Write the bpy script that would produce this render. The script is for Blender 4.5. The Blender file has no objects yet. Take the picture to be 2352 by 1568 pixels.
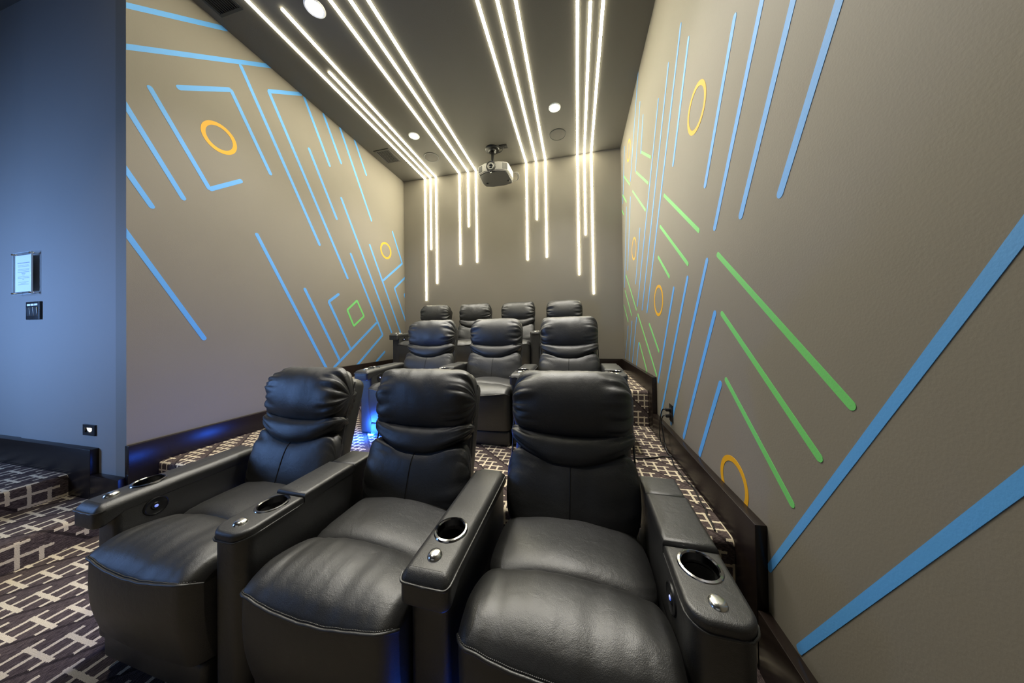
import bpy, bmesh, math, random
from mathutils import Matrix, Vector, noise

random.seed(7)
SC = bpy.context.scene
COL = SC.collection

# ------------------------------------------------------------------ camera
FPX = 634.29                                   # focal length in pixels of a 2352 px wide frame
CAM_Z = 1.31
RX = (0.97317, 0.22964, -0.01448)              # camera right
RY = (0.01630, -0.00602, 0.99985)              # camera up
RF = (-0.22951, 0.97326, 0.00960)              # viewing direction
cam_d = bpy.data.cameras.new('camera')
cam_d.sensor_width = 36.0
cam_d.sensor_fit = 'HORIZONTAL'
cam_d.lens = FPX / 2352.0 * 36.0
cam_d.shift_y = -(784.0 - 757.28) / 2352.0
cam_d.clip_start = 0.02
cam = bpy.data.objects.new('camera', cam_d)
COL.objects.link(cam)
cam.matrix_world = Matrix(((RX[0], RY[0], -RF[0], 0), (RX[1], RY[1], -RF[1], 0), (RX[2], RY[2], -RF[2], CAM_Z), (0, 0, 0, 1)))
SC.camera = cam

# ------------------------------------------------------------------ world, exposure, large lights
SC.view_settings.view_transform = 'Standard'
SC.view_settings.look = 'None'
SC.view_settings.gamma = 1.0
SC.view_settings.use_curve_mapping = False
SC.view_settings.exposure = 0.18
LED_STRENGTH = 28.0
w = bpy.data.worlds.new('world')
SC.world = w
w.use_nodes = True
w.node_tree.nodes['Background'].inputs[0].default_value = (0.5, 0.55, 0.6, 1)
w.node_tree.nodes['Background'].inputs[1].default_value = 0.05

def area(name, loc, target, sx, sy, power, color, spread=math.pi):
    d = bpy.data.lights.new(name, 'AREA')
    d.shape = 'RECTANGLE'; d.size = sx; d.size_y = sy; d.energy = power; d.color = color; d.spread = spread
    o = bpy.data.objects.new(name, d); COL.objects.link(o)
    o.location = loc
    o.rotation_euler = (Vector(target) - Vector(loc)).to_track_quat('-Z', 'Y').to_euler()
    return o
# bluish light of the entry hall left of the seats, and a weak fill lamp added at the front, standing in for screen glow
area('hall_light', (-5.2, -0.9, 1.55), (-4.3, 1.32, 1.6), 0.9, 1.3, 46, (0.24, 0.46, 1.0), math.radians(112))
area('front_fill', (-1.2, -3.0, 1.9), (-1.2, 2.0, 1.6), 2.8, 1.6, 3, (0.95, 0.97, 1.0))

# ------------------------------------------------------------------ room measures
XL, XR = -3.214, 0.723
YBACK, YBLUE, YFRONT = 4.692, 1.32, -3.3
XHALL = -6.2
ZC = 4.242
Z0, Z1, Z2 = -0.05, 0.352, 0.70                # floor, second tier, third tier
YR1, YR2 = 1.46, 3.01                          # risers

# ------------------------------------------------------------------ materials
def nodes(name):
    m = bpy.data.materials.new(name); m.use_nodes = True
    nt = m.node_tree
    return m, nt, nt.nodes['Principled BSDF']

def setp(b, color=None, rough=None, metal=None, spec=None, coat=None):
    if color is not None: b.inputs['Base Color'].default_value = (*color, 1)
    if rough is not None: b.inputs['Roughness'].default_value = rough
    if metal is not None: b.inputs['Metallic'].default_value = metal
    if spec is not None: b.inputs['Specular IOR Level'].default_value = spec
    if coat is not None: b.inputs['Coat Weight'].default_value = coat

def add_bump(nt, b, scale, strength, dist=0.01, detail=3.0, kind='noise', coord='Object'):
    tc = nt.nodes.new('ShaderNodeTexCoord')
    if kind == 'noise':
        t = nt.nodes.new('ShaderNodeTexNoise'); t.inputs['Scale'].default_value = scale; t.inputs['Detail'].default_value = detail
        out = t.outputs['Fac']
    else:
        t = nt.nodes.new('ShaderNodeTexVoronoi'); t.inputs['Scale'].default_value = scale
        out = t.outputs['Distance']
    nt.links.new(tc.outputs[coord], t.inputs['Vector'])
    bp = nt.nodes.new('ShaderNodeBump'); bp.inputs['Strength'].default_value = strength; bp.inputs['Distance'].default_value = dist
    nt.links.new(out, bp.inputs['Height'])
    nt.links.new(bp.outputs['Normal'], b.inputs['Normal'])
    return bp

def simple(name, color, rough=0.5, metal=0.0, spec=0.5, bump=None):
    m, nt, b = nodes(name); setp(b, color, rough, metal, spec)
    if bump: add_bump(nt, b, *bump)
    return m

def mottled(name, c1, c2, scale, rough, bump, spec=0.4):
    m, nt, b = nodes(name); setp(b, c1, rough, 0, spec)
    tc = nt.nodes.new('ShaderNodeTexCoord')
    t = nt.nodes.new('ShaderNodeTexNoise'); t.inputs['Scale'].default_value = scale; t.inputs['Detail'].default_value = 4
    nt.links.new(tc.outputs['Object'], t.inputs['Vector'])
    mx = nt.nodes.new('ShaderNodeMix'); mx.data_type = 'RGBA'
    mx.inputs[6].default_value = (*c1, 1); mx.inputs[7].default_value = (*c2, 1)
    nt.links.new(t.outputs['Fac'], mx.inputs[0]); nt.links.new(mx.outputs[2], b.inputs['Base Color'])
    add_bump(nt, b, *bump)
    return m

def emit(name, color, strength):
    m, nt, b = nodes(name); setp(b, (0.8, 0.8, 0.8), 0.5)
    b.inputs['Emission Color'].default_value = (*color, 1); b.inputs['Emission Strength'].default_value = strength
    return m

WALL = mottled('wall_paint', (0.186, 0.168, 0.139), (0.204, 0.185, 0.154), 2.5, 0.62, (140, 0.12, 0.003))
WALL_BACK = WALL
CEIL = mottled('ceiling_paint', (0.096, 0.090, 0.078), (0.108, 0.101, 0.088), 2.0, 0.7, (120, 0.2, 0.003))
FRONTW = mottled('front_wall_fabric', (0.02, 0.02, 0.02), (0.03, 0.03, 0.03), 2.5, 0.9, (140, 0.12, 0.003))
HALLW = mottled('hall_wall_paint', (0.235, 0.22, 0.20), (0.25, 0.235, 0.215), 1.5, 0.6, (140, 0.12, 0.003))
BLUE = simple('blue_wall_paint', (0.090, 0.335, 0.76), 0.55, bump=(140, 0.12, 0.003))
GREEN = simple('green_wall_paint', (0.15, 0.55, 0.15), 0.55, bump=(140, 0.12, 0.003))
ORANGE = simple('orange_wall_paint', (0.64, 0.33, 0.002), 0.55, bump=(140, 0.12, 0.003))
BASEB = mottled('espresso_baseboard', (0.010, 0.007, 0.006), (0.015, 0.010, 0.008), 6, 0.27, (25, 0.05, 0.004), 0.35)
CHROME = simple('chrome', (0.75, 0.74, 0.70), 0.12, 1.0)
DARKCHROME = simple('dark_chrome', (0.32, 0.32, 0.33), 0.15, 1.0)
BRUSHED = mottled('brushed_metal', (0.68, 0.67, 0.62), (0.85, 0.84, 0.80), 60, 0.22, (300, 0.1, 0.001)); BRUSHED.node_tree.nodes['Principled BSDF'].inputs['Metallic'].default_value = 1.0
BLACK = simple('black_plastic', (0.008, 0.008, 0.009), 0.35)
BLACKMATT = simple('matt_black', (0.006, 0.006, 0.006), 0.8)
STITCH = simple('grey_stitch', (0.05, 0.05, 0.05), 0.6)
THREAD = simple('black_thread', (0.006, 0.006, 0.007), 0.6)
WHITE = simple('white_paper', (0.92, 0.93, 0.92), 0.6)
INK = simple('grey_ink', (0.35, 0.38, 0.40), 0.7)
LED = emit('led_diffuser', (1.0, 0.93, 0.67), LED_STRENGTH)
BLUELED = emit('blue_led', (0.01, 0.10, 1.0), 170.0)
DOWN = emit('downlight_lens', (1.0, 0.98, 0.97), 30.0)
WARM = emit('step_lamp_glow', (1.0, 0.86, 0.62), 3.0)
PROJ = simple('projector_grey', (0.36, 0.35, 0.33), 0.4)
PROJD = simple('projector_dark', (0.05, 0.05, 0.05), 0.3)
GRILLE = simple('grille_paint', (0.065, 0.062, 0.055), 0.5)
GRILLE_DARK = simple('dark_grille', (0.022, 0.022, 0.022), 0.5)
SPEAKER = mottled('speaker_cloth', (0.075, 0.07, 0.062), (0.10, 0.093, 0.083), 500, 0.8, (900, 0.4, 0.002))
ALU = simple('aluminium_trim', (0.55, 0.53, 0.48), 0.35, 1.0)
GREYCABLE = simple('grey_cable', (0.25, 0.24, 0.23), 0.5)

def make_leather(name, c1, c2, rough):
    m, nt, b = nodes(name); setp(b, c1, rough, 0, 1.0); b.inputs['IOR'].default_value = 1.5
    tc = nt.nodes.new('ShaderNodeTexCoord')
    t = nt.nodes.new('ShaderNodeTexNoise'); t.inputs['Scale'].default_value = 9; t.inputs['Detail'].default_value = 4
    nt.links.new(tc.outputs['Object'], t.inputs['Vector'])
    mx = nt.nodes.new('ShaderNodeMix'); mx.data_type = 'RGBA'
    mx.inputs[6].default_value = (*c1, 1); mx.inputs[7].default_value = (*c2, 1)
    nt.links.new(t.outputs['Fac'], mx.inputs[0]); nt.links.new(mx.outputs[2], b.inputs['Base Color'])
    mr = nt.nodes.new('ShaderNodeMapRange'); mr.inputs[3].default_value = rough - 0.05; mr.inputs[4].default_value = rough + 0.07
    nt.links.new(t.outputs['Fac'], mr.inputs[0]); nt.links.new(mr.outputs[0], b.inputs['Roughness'])
    v = nt.nodes.new('ShaderNodeTexVoronoi'); v.inputs['Scale'].default_value = 420
    n2 = nt.nodes.new('ShaderNodeTexNoise'); n2.inputs['Scale'].default_value = 34; n2.inputs['Detail'].default_value = 5; n2.inputs['Distortion'].default_value = 0.6
    nt.links.new(tc.outputs['Object'], v.inputs['Vector']); nt.links.new(tc.outputs['Object'], n2.inputs['Vector'])
    b1 = nt.nodes.new('ShaderNodeBump'); b1.inputs['Strength'].default_value = 0.16; b1.inputs['Distance'].default_value = 0.002
    b2 = nt.nodes.new('ShaderNodeBump'); b2.inputs['Strength'].default_value = 0.20; b2.inputs['Distance'].default_value = 0.006
    nt.links.new(v.outputs['Distance'], b1.inputs['Height']); nt.links.new(n2.outputs['Fac'], b2.inputs['Height'])
    nt.links.new(b2.outputs['Normal'], b1.inputs['Normal']); nt.links.new(b1.outputs['Normal'], b.inputs['Normal'])
    return m
LEATHER = make_leather('black_leather', (0.005, 0.005, 0.005), (0.009, 0.0089, 0.0086), 0.48)

def make_carpet():
    m, nt, b = nodes('patterned_carpet'); setp(b, (0.05, 0.04, 0.045), 0.95, 0, 0.1)
    L = nt.links
    def mth(op, a, c=None, use_clamp=False):
        n = nt.nodes.new('ShaderNodeMath'); n.operation = op; n.use_clamp = use_clamp
        for k, x in enumerate((a, c)):
            if x is None: continue
            if isinstance(x, (int, float)): n.inputs[k].default_value = x
            else: L.new(x, n.inputs[k])
        return n.outputs[0]
    uv = nt.nodes.new('ShaderNodeUVMap'); uv.uv_map = 'UVMap'
    nz = nt.nodes.new('ShaderNodeTexNoise'); nz.inputs['Scale'].default_value = 160; nz.inputs['Detail'].default_value = 2
    L.new(uv.outputs[0], nz.inputs['Vector'])
    off = nt.nodes.new('ShaderNodeVectorMath'); off.operation = 'MULTIPLY_ADD'
    L.new(nz.outputs['Color'], off.inputs[0]); off.inputs[1].default_value = (0.006, 0.006, 0); L.new(uv.outputs[0], off.inputs[2])
    sp = nt.nodes.new('ShaderNodeSeparateXYZ'); L.new(off.outputs[0], sp.inputs[0])
    u, v = sp.outputs[0], sp.outputs[1]
    d, wd, t, per = 0.056, 0.0125, 0.024, 0.228
    j = mth('FLOOR', mth('DIVIDE', v, d))
    yp = mth('SUBTRACT', v, mth('MULTIPLY', j, d))
    xs = mth('ADD', mth('ADD', u, mth('MULTIPLY', j, d)), d + t)
    xp = mth('SUBTRACT', mth('FLOORED_MODULO', xs, per), d + t)
    def rng(x, lo, hi): return mth('MULTIPLY', mth('GREATER_THAN', x, lo), mth('LESS_THAN', x, hi))
    H = mth('MULTIPLY', rng(xp, -t, 2 * d + wd + t), mth('LESS_THAN', yp, wd))
    V1 = rng(xp, 0, wd); V2 = rng(xp, d, d + wd)
    T1 = mth('MULTIPLY', rng(xp, 2 * d, 2 * d + wd), mth('LESS_THAN', yp, 0.016))
    T2 = mth('MULTIPLY', rng(xp, -d, -d + wd), mth('GREATER_THAN', yp, d - 0.016))
    pat = mth('MAXIMUM', mth('MAXIMUM', H, mth('MAXIMUM', V1, V2)), mth('MAXIMUM', T1, T2))
    xb = mth('FLOORED_MODULO', mth('ADD', mth('ADD', u, v), 0.0), per)
    band = mth('MULTIPLY', rng(xb, 0.196, 0.212), 0.65)
    # streaky pile
    mp = nt.nodes.new('ShaderNodeMapping'); mp.inputs['Scale'].default_value = (60, 420, 1)
    L.new(uv.outputs[0], mp.inputs['Vector'])
    st = nt.nodes.new('ShaderNodeTexNoise'); st.inputs['Scale'].default_value = 1; st.inputs['Detail'].default_value = 3
    L.new(mp.outputs[0], st.inputs['Vector'])
    ra = nt.nodes.new('ShaderNodeValToRGB')
    ra.color_ramp.elements[0].position = 0.34; ra.color_ramp.elements[0].color = (0.020, 0.014, 0.014, 1)
    ra.color_ramp.elements[1].position = 0.66; ra.color_ramp.elements[1].color = (0.15, 0.115, 0.108, 1)
    L.new(st.outputs['Fac'], ra.inputs[0])
    mx = nt.nodes.new('ShaderNodeMix'); mx.data_type = 'RGBA'
    db = nt.nodes.new('ShaderNodeMix'); db.data_type = 'RGBA'
    L.new(band, db.inputs[0]); L.new(ra.outputs[0], db.inputs[6]); db.inputs[7].default_value = (0.012, 0.009, 0.009, 1)
    L.new(pat, mx.inputs[0]); L.new(db.outputs[2], mx.inputs[6]); mx.inputs[7].default_value = (0.66, 0.57, 0.42, 1)
    fine = nt.nodes.new('ShaderNodeTexNoise'); fine.inputs['Scale'].default_value = 500; fine.inputs['Detail'].default_value = 2
    L.new(uv.outputs[0], fine.inputs['Vector'])
    fm = nt.nodes.new('ShaderNodeMapRange'); fm.inputs[1].default_value = 0.3; fm.inputs[2].default_value = 0.7; fm.inputs[3].default_value = 0.72; fm.inputs[4].default_value = 1.12
    L.new(fine.outputs['Fac'], fm.inputs[0])
    m2 = nt.nodes.new('ShaderNodeVectorMath'); m2.operation = 'SCALE'
    L.new(mx.outputs[2], m2.inputs[0]); L.new(fm.outputs[0], m2.inputs[3])
    L.new(m2.outputs[0], b.inputs['Base Color'])
    bp = nt.nodes.new('ShaderNodeBump'); bp.inputs['Strength'].default_value = 0.6; bp.inputs['Distance'].default_value = 0.006
    L.new(fine.outputs['Fac'], bp.inputs['Height']); L.new(bp.outputs['Normal'], b.inputs['Normal'])
    return m
CARPET = make_carpet()

def make_acrylic():
    m = bpy.data.materials.new('clear_acrylic'); m.use_nodes = True
    nt = m.node_tree; nt.nodes.clear()
    o = nt.nodes.new('ShaderNodeOutputMaterial'); mix = nt.nodes.new('ShaderNodeMixShader')
    tr = nt.nodes.new('ShaderNodeBsdfTransparent'); gl = nt.nodes.new('ShaderNodeBsdfGlossy')
    tr.inputs[0].default_value = (0.98, 0.99, 1.0, 1); gl.inputs['Roughness'].default_value = 0.05
    mix.inputs[0].default_value = 0.04
    nt.links.new(tr.outputs[0], mix.inputs[1]); nt.links.new(gl.outputs[0], mix.inputs[2])
    nt.links.new(mix.outputs[0], o.inputs[0])
    return m
ACRYLIC = make_acrylic()

# ------------------------------------------------------------------ helpers
def finish(me, smooth=True, mat=None, angle=None):
    if mat is not None: me.materials.append(mat)
    if smooth:
        for p in me.polygons: p.use_smooth = True
        if angle is not None:
            try: me.set_sharp_from_angle(angle=math.radians(angle))
            except Exception: pass
    me.update()
    return me

def mesh(name, vs, fs, mat, smooth=False, angle=None):
    me = bpy.data.meshes.new(name); me.from_pydata(vs, [], fs)
    return finish(me, smooth, mat, angle)

def link(name, me, parent=None, loc=None, rot=None):
    o = bpy.data.objects.new(name, me); COL.objects.link(o)
    if parent is not None: o.parent = parent
    if loc is not None: o.location = loc
    if rot is not None: o.rotation_euler = rot
    return o

def tag(o, label, cat, group=None):
    o['label'] = label; o['category'] = cat
    if group: o['group'] = group
    return o

def thing(name, label, cat, loc, group=None):
    o = bpy.data.objects.new(name, None); COL.objects.link(o); o.location = loc
    o.empty_display_size = 0.1
    return tag(o, label, cat, group)

def struct(name, me, loc=None):
    o = link(name, me, None, loc); o['kind'] = 'structure'
    return o

def bm_mesh(name, bm, mat, smooth=True, angle=40):
    bmesh.ops.recalc_face_normals(bm, faces=bm.faces)
    me = bpy.data.meshes.new(name); bm.to_mesh(me); bm.free()
    return finish(me, smooth, mat, angle)

def add_box(bm, x0, x1, y0, y1, z0, z1, r=0.0, seg=3):
    g = bmesh.ops.create_cube(bm, size=1.0)
    vs = g['verts']
    for v in vs:
        v.co = Vector((x0 + (v.co.x + .5) * (x1 - x0), y0 + (v.co.y + .5) * (y1 - y0), z0 + (v.co.z + .5) * (z1 - z0)))
    if r > 0:
        es = list({e for v in vs for e in v.link_edges})
        bmesh.ops.bevel(bm, geom=es, offset=r, segments=seg, affect='EDGES', profile=0.5, clamp_overlap=True)

def rbox(name, x0, x1, y0, y1, z0, z1, r, mat, seg=3):
    bm = bmesh.new(); add_box(bm, x0, x1, y0, y1, z0, z1, r, seg)
    return bm_mesh(name, bm, mat, True, 50 if r <= 0 else 60)

def tube(name, pts, r, mat, n=8, closed=False, smooth=True):
    """sweep a circle along points"""
    P = [Vector(p) for p in pts]; N = len(P); vs = []; fs = []
    up = Vector((0, 0, 1))
    for i, p in enumerate(P):
        a = P[(i - 1) % N] if (closed or i > 0) else P[i]
        b = P[(i + 1) % N] if (closed or i < N - 1) else P[i]
        t = (b - a).normalized()
        s = t.cross(up)
        if s.length < 1e-3: s = t.cross(Vector((1, 0, 0)))
        s.normalize(); q = s.cross(t)
        for k in range(n):
            ang = 2 * math.pi * k / n
            vs.append(p + s * (r * math.cos(ang)) + q * (r * math.sin(ang)))
    for i in range(N if closed else N - 1):
        for k in range(n):
            a, b2 = i * n + k, i * n + (k + 1) % n
            c, d = ((i + 1) % N) * n + (k + 1) % n, ((i + 1) % N) * n + k
            fs.append((a, b2, c, d))
    if not closed:
        fs.append(tuple(range(n - 1, -1, -1))); fs.append(tuple((N - 1) * n + k for k in range(n)))
    return mesh(name, vs, fs, mat, smooth, 60)

def smooth_path(pts, sub=6):
    P = [Vector(p) for p in pts]; out = []
    for i in range(len(P) - 1):
        p0 = P[max(i - 1, 0)]; p1 = P[i]; p2 = P[i + 1]; p3 = P[min(i + 2, len(P) - 1)]
        for k in range(sub):
            t = k / sub
            out.append(0.5 * ((2 * p1) + (p2 - p0) * t + (2 * p0 - 5 * p1 + 4 * p2 - p3) * t * t + (3 * p1 - p0 - 3 * p2 + p3) * t ** 3))
    out.append(P[-1])
    return out

def lathe(name, prof, mat, n=32, axis='z', smooth=True, angle=35):
    """prof: list of (r, h)"""
    vs = []; fs = []; m = len(prof)
    for k in range(n):
        a = 2 * math.pi * k / n; c, s = math.cos(a), math.sin(a)
        for r, h in prof:
            vs.append((r * c, r * s, h) if axis == 'z' else ((r * c, -h, r * s) if axis == '-y' else (h, r * c, r * s)))
    for k in range(n):
        for i in range(m - 1):
            a = k * m + i; b = ((k + 1) % n) * m + i
            fs.append((a, b, b + 1, a + 1))
    bm = bmesh.new()
    bv = [bm.verts.new(v) for v in vs]
    for f in fs:
        try: bm.faces.new([bv[i] for i in f])
        except ValueError: pass
    bmesh.ops.remove_doubles(bm, verts=bm.verts, dist=1e-6)
    return bm_mesh(name, bm, mat, smooth, angle)

# ------------------------------------------------------------------ carpeted floors (profile swept, uv in metres)
def carpet_profile(name, prof, lo, hi, along='x', uv0=(0, 0), swap=False, sc=1.0):
    """prof: (p, z) points across, swept along the other axis from lo to hi; closed below"""
    vs = []; fs = []; uvs = []
    n = len(prof); acc = [0.0]
    for i in range(1, n): acc.append(acc[-1] + math.dist(prof[i], prof[i - 1]))
    for q in (lo, hi):
        for (p, z) in prof:
            vs.append((q, p, z) if along == 'x' else (p, q, z))
    for i in range(n - 1):
        fs.append((i, i + 1, n + i + 1, n + i))
    me = bpy.data.meshes.new(name); me.from_pydata(vs, [], fs)
    uvl = me.uv_layers.new(name='UVMap')
    for poly in me.polygons:
        for li in poly.loop_indices:
            vi = me.loops[li].vertex_index
            q = lo if vi < n else hi; a = acc[vi % n]
            uvl.data[li].uv = (q * sc + uv0[0], a * sc + uv0[1]) if not swap else (a * sc + uv0[1], uv0[0] - q * sc)
    bm = bmesh.new(); bm.from_mesh(me)
    bmesh.ops.recalc_face_normals(bm, faces=bm.faces)
    # orient upward
    up = sum((f.normal.z * f.calc_area() for f in bm.faces))
    if up < 0: bmesh.ops.reverse_faces(bm, faces=bm.faces)
    bm.to_mesh(me); bm.free()
    return finish(me, True, CARPET, 50)

def nosing(p_edge, z_low, z_top, sign, p_back, r=0.028, n=6):
    """riser at p_edge going up from z_low to z_top, tread running to p_back (sign = +1 towards larger p)"""
    out = [(p_edge, z_low), (p_edge, z_top - r)]
    for k in range(1, n + 1):
        a = math.pi / 2 * k / n
        out.append((p_edge + sign * r * (1 - math.cos(a)), z_top - r + r * math.sin(a)))
    out.append((p_back, z_top))
    return out

f = struct('floor', carpet_profile('floor', [(YFRONT, Z0), (YR1 + 0.02, Z0)], XHALL, XR, 'x', (0.03, 0.06), True, 0.72))
f = struct('floor_tier', carpet_profile('floor_tier', nosing(YR1, Z0, Z1, 1, YR2 + 0.02), XL, XR, 'x', (0.07, 0.0)))
f = struct('floor_tier', carpet_profile('floor_tier_b', nosing(YR2, Z1, Z2, 1, YBACK), XL, XR, 'x', (0.045, 0.03)))
f = struct('floor_step', carpet_profile('floor_step', nosing(-3.25, Z0, 0.12, -1, -3.82), -0.9, YBLUE, 'y', (0.02, 0.01), False, 0.72))
f = struct('floor_step', carpet_profile('floor_landing', nosing(-3.79, 0.12, 0.28, -1, XHALL), -0.9, YBLUE, 'y', (0.05, 0.05), False, 0.72))

# ------------------------------------------------------------------ walls, ceiling
def slab(name, x0, x1, y0, y1, z0, z1, mat):
    bm = bmesh.new(); add_box(bm, x0, x1, y0, y1, z0, z1)
    bmesh.ops.recalc_face_normals(bm, faces=bm.faces)
    me = bpy.data.meshes.new(name); bm.to_mesh(me); bm.free()
    return finish(me, False, mat)

TH = 0.12
wall_right = struct('wall_right', slab('wall_right', XR, XR + TH, YFRONT, YBACK + TH, -0.3, ZC, WALL))
wall_left = struct('wall_left', slab('wall_left', XL - TH, XL, YBLUE, YBACK + TH, -0.3, ZC, WALL))
wall_back = struct('wall_back', slab('wall_back', XL, XR, YBACK, YBACK + TH, -0.3, ZC, WALL_BACK))
wall_entry = struct('wall_entry', slab('wall_entry', -4.572, XL - TH, YBLUE, YBLUE + TH, -0.3, ZC, HALLW))
wall_hall = struct('wall_hall', slab('wall_hall', XHALL, -4.572, YBLUE + 0.012, YBLUE + TH, -0.3, ZC, HALLW))
wall_side = struct('wall_side', slab('wall_side', XHALL - TH, XHALL, YFRONT, YBLUE + TH, -0.3, ZC, HALLW))
wall_front = struct('wall_front', slab('wall_front', XHALL, XR, YFRONT - TH, YFRONT, -0.3, ZC, FRONTW))
ceiling = struct('ceiling', slab('ceiling', XHALL - TH, XR + TH, YFRONT - TH, YBACK + TH, ZC, ZC + TH, CEIL))

# ------------------------------------------------------------------ baseboards (glossy espresso boards that step up with the tiers)
BT = 0.042
def board(name, boxes, parent=None):
    bm = bmesh.new()
    for b in boxes: add_box(bm, *b, 0.0025, 2)
    me = bm_mesh(name, bm, BASEB, True, 30)
    return struct(name, me)
board('baseboard_right', [(XR - BT, XR, YFRONT, 1.300, Z0, 0.193)])
board('baseboard_right_tier', [(XR - BT, XR, 1.306, 2.842, Z0, 0.526)])
board('baseboard_right_top', [(XR - BT, XR, 2.850, YBACK, Z1 - 0.1, 0.868)])
board('baseboard_back', [(XL + BT, XR - BT, YBACK - BT, YBACK, Z2 - 0.02, 0.868)])
board('baseboard_left', [(XL, XL + BT, 1.312, 2.842, 0.245, 0.526)])
board('baseboard_left_top', [(XL, XL + BT, 2.850, YBACK, Z1 - 0.1, 0.868)])
board('baseboard_left_low', [(XL - 0.02, XL + BT, YBLUE - BT, YR1, Z0, 0.235)])
board('baseboard_entry', [(XHALL, -3.529, YBLUE - BT, YBLUE + 0.005, 0.10, 0.484)])
board('baseboard_entry_low', [(-3.527, XL + 0.004, YBLUE - BT, YBLUE, Z0, 0.297)])

# ------------------------------------------------------------------ painted wall art
ART = {"blueL":[[[1.321,3.776],[1.894,4.225]],[[1.321,3.466],[2.295,4.243]],[[2.035,4.006],[2.892,2.471]],[[1.323,3.016],[1.628,2.473]],[[1.433,3.268],[1.795,2.644],[2.041,2.853]],[[1.591,3.395],[1.956,3.69],[2.31,3.063]],[[1.323,2.541],[1.45,2.325]],[[1.32,2.082],[1.757,1.289]],[[2.659,4.241],[2.293,3.965],[3.336,2.121]],[[2.695,4.233],[3.052,3.588]],[[2.958,4.232],[3.239,3.735]],[[3.22,4.237],[3.824,3.148]],[[3.481,4.241],[3.719,3.835]],[[2.75,3.64],[3.158,2.91]],[[2.167,2.372],[2.975,0.874]],[[2.682,1.882],[3.182,0.963]],[[3.18,1.88],[3.017,1.756],[3.372,1.106]],[[3.089,0.87],[3.916,1.503]],[[3.388,2.504],[4.059,1.3],[3.465,0.832]],[[3.229,3.25],[4.294,1.336]],[[3.772,2.754],[4.547,1.335]],[[4.338,3.165],[4.622,2.651],[4.084,2.23]],[[4.722,2.413],[4.383,2.144],[4.739,1.503]],[[4.73,2.102],[4.672,2.064],[4.728,1.975]],[[4.11,1.016],[3.866,0.838]]],
 "greenL":[[[3.503,1.824],[3.64,1.596],[3.437,1.44],[3.321,1.668],[3.503,1.824]]],
 "blueR":[[[0.948,2.218],[1.197,1.79]],[[1.11,2.409],[1.442,1.811]],[[1.264,2.591],[1.682,1.844]],[[1.447,2.74],[1.782,2.123]],[[1.961,3.174],[2.297,2.547]],[[2.085,3.397],[3.175,1.499]],[[2.347,3.378],[3.392,1.545]],[[2.624,3.327],[3.643,1.61]],[[3.361,4.26],[3.93,3.301]],[[3.306,3.857],[3.607,3.252]],[[3.18,3.613],[3.312,3.284]],[[3.423,2.488],[3.72,1.895]],[[4.315,4.021],[4.563,3.284]],[[3.95,3.101],[4.241,2.183]],[[4.251,3.099],[4.544,1.98]],[[4.289,1.379],[4.575,0.889]],[[3.995,1.441],[4.27,0.886]],[[3.698,1.474],[4.025,0.881]],[[3.598,1.164],[3.76,0.877]],[[2.328,1.635],[2.805,0.828]],[[2.056,1.665],[2.738,0.542]],[[1.77,1.709],[2.464,0.553]],[[1.692,1.405],[2.193,0.545]],[[1.649,1.035],[1.931,0.537]],[[1.303,0.359],[0.639,1.466]],[[1.156,0.205],[0.647,1.05]]],
 "greenR":[[[1.655,1.706],[0.938,1.093]],[[1.628,1.396],[1.046,0.904]],[[1.601,1.062],[1.165,0.691]],[[2.526,2.437],[1.868,1.902]],[[2.652,2.225],[2.044,1.742]],[[2.728,1.975],[2.424,1.73]],[[3.29,3.285],[2.904,2.988]],[[3.574,3.224],[3.02,2.795]],[[3.8,3.105],[3.147,2.575]],[[4.42,3.637],[3.964,3.272]],[[4.568,3.426],[4.244,3.166]],[[4.651,3.22],[4.483,3.081]],[[4.391,2.14],[3.698,1.566]],[[4.498,1.926],[4.013,1.513]],[[4.634,1.719],[4.282,1.439]],[[3.627,1.513],[2.846,0.882]],[[3.093,1.381],[2.758,1.114]],[[3.569,1.165],[3.224,0.872]]],
 "ringL":[[1.869,3.161,0.134],[4.163,2.765,0.143]],
 "ringR":[[1.874,2.647,0.135],[4.007,3.76,0.137],[3.778,2.354,0.144],[2.744,1.581,0.142],[1.548,0.571,0.122]],
 "led":[[-2.751,1.799,1.934],[-2.64,2.505,2.888],[-2.525,1.922,2.243],[-2.054,1.974,2.568],[-1.884,2.018,3.237],[-1.732,2.06,2.583],[-0.81,2.278,2.555],[-0.638,2.318,3.231],[-0.48,2.358,2.574],[0.05,2.494,2.246],[0.162,2.527,2.893],[0.273,2.547,1.919]]}

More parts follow.
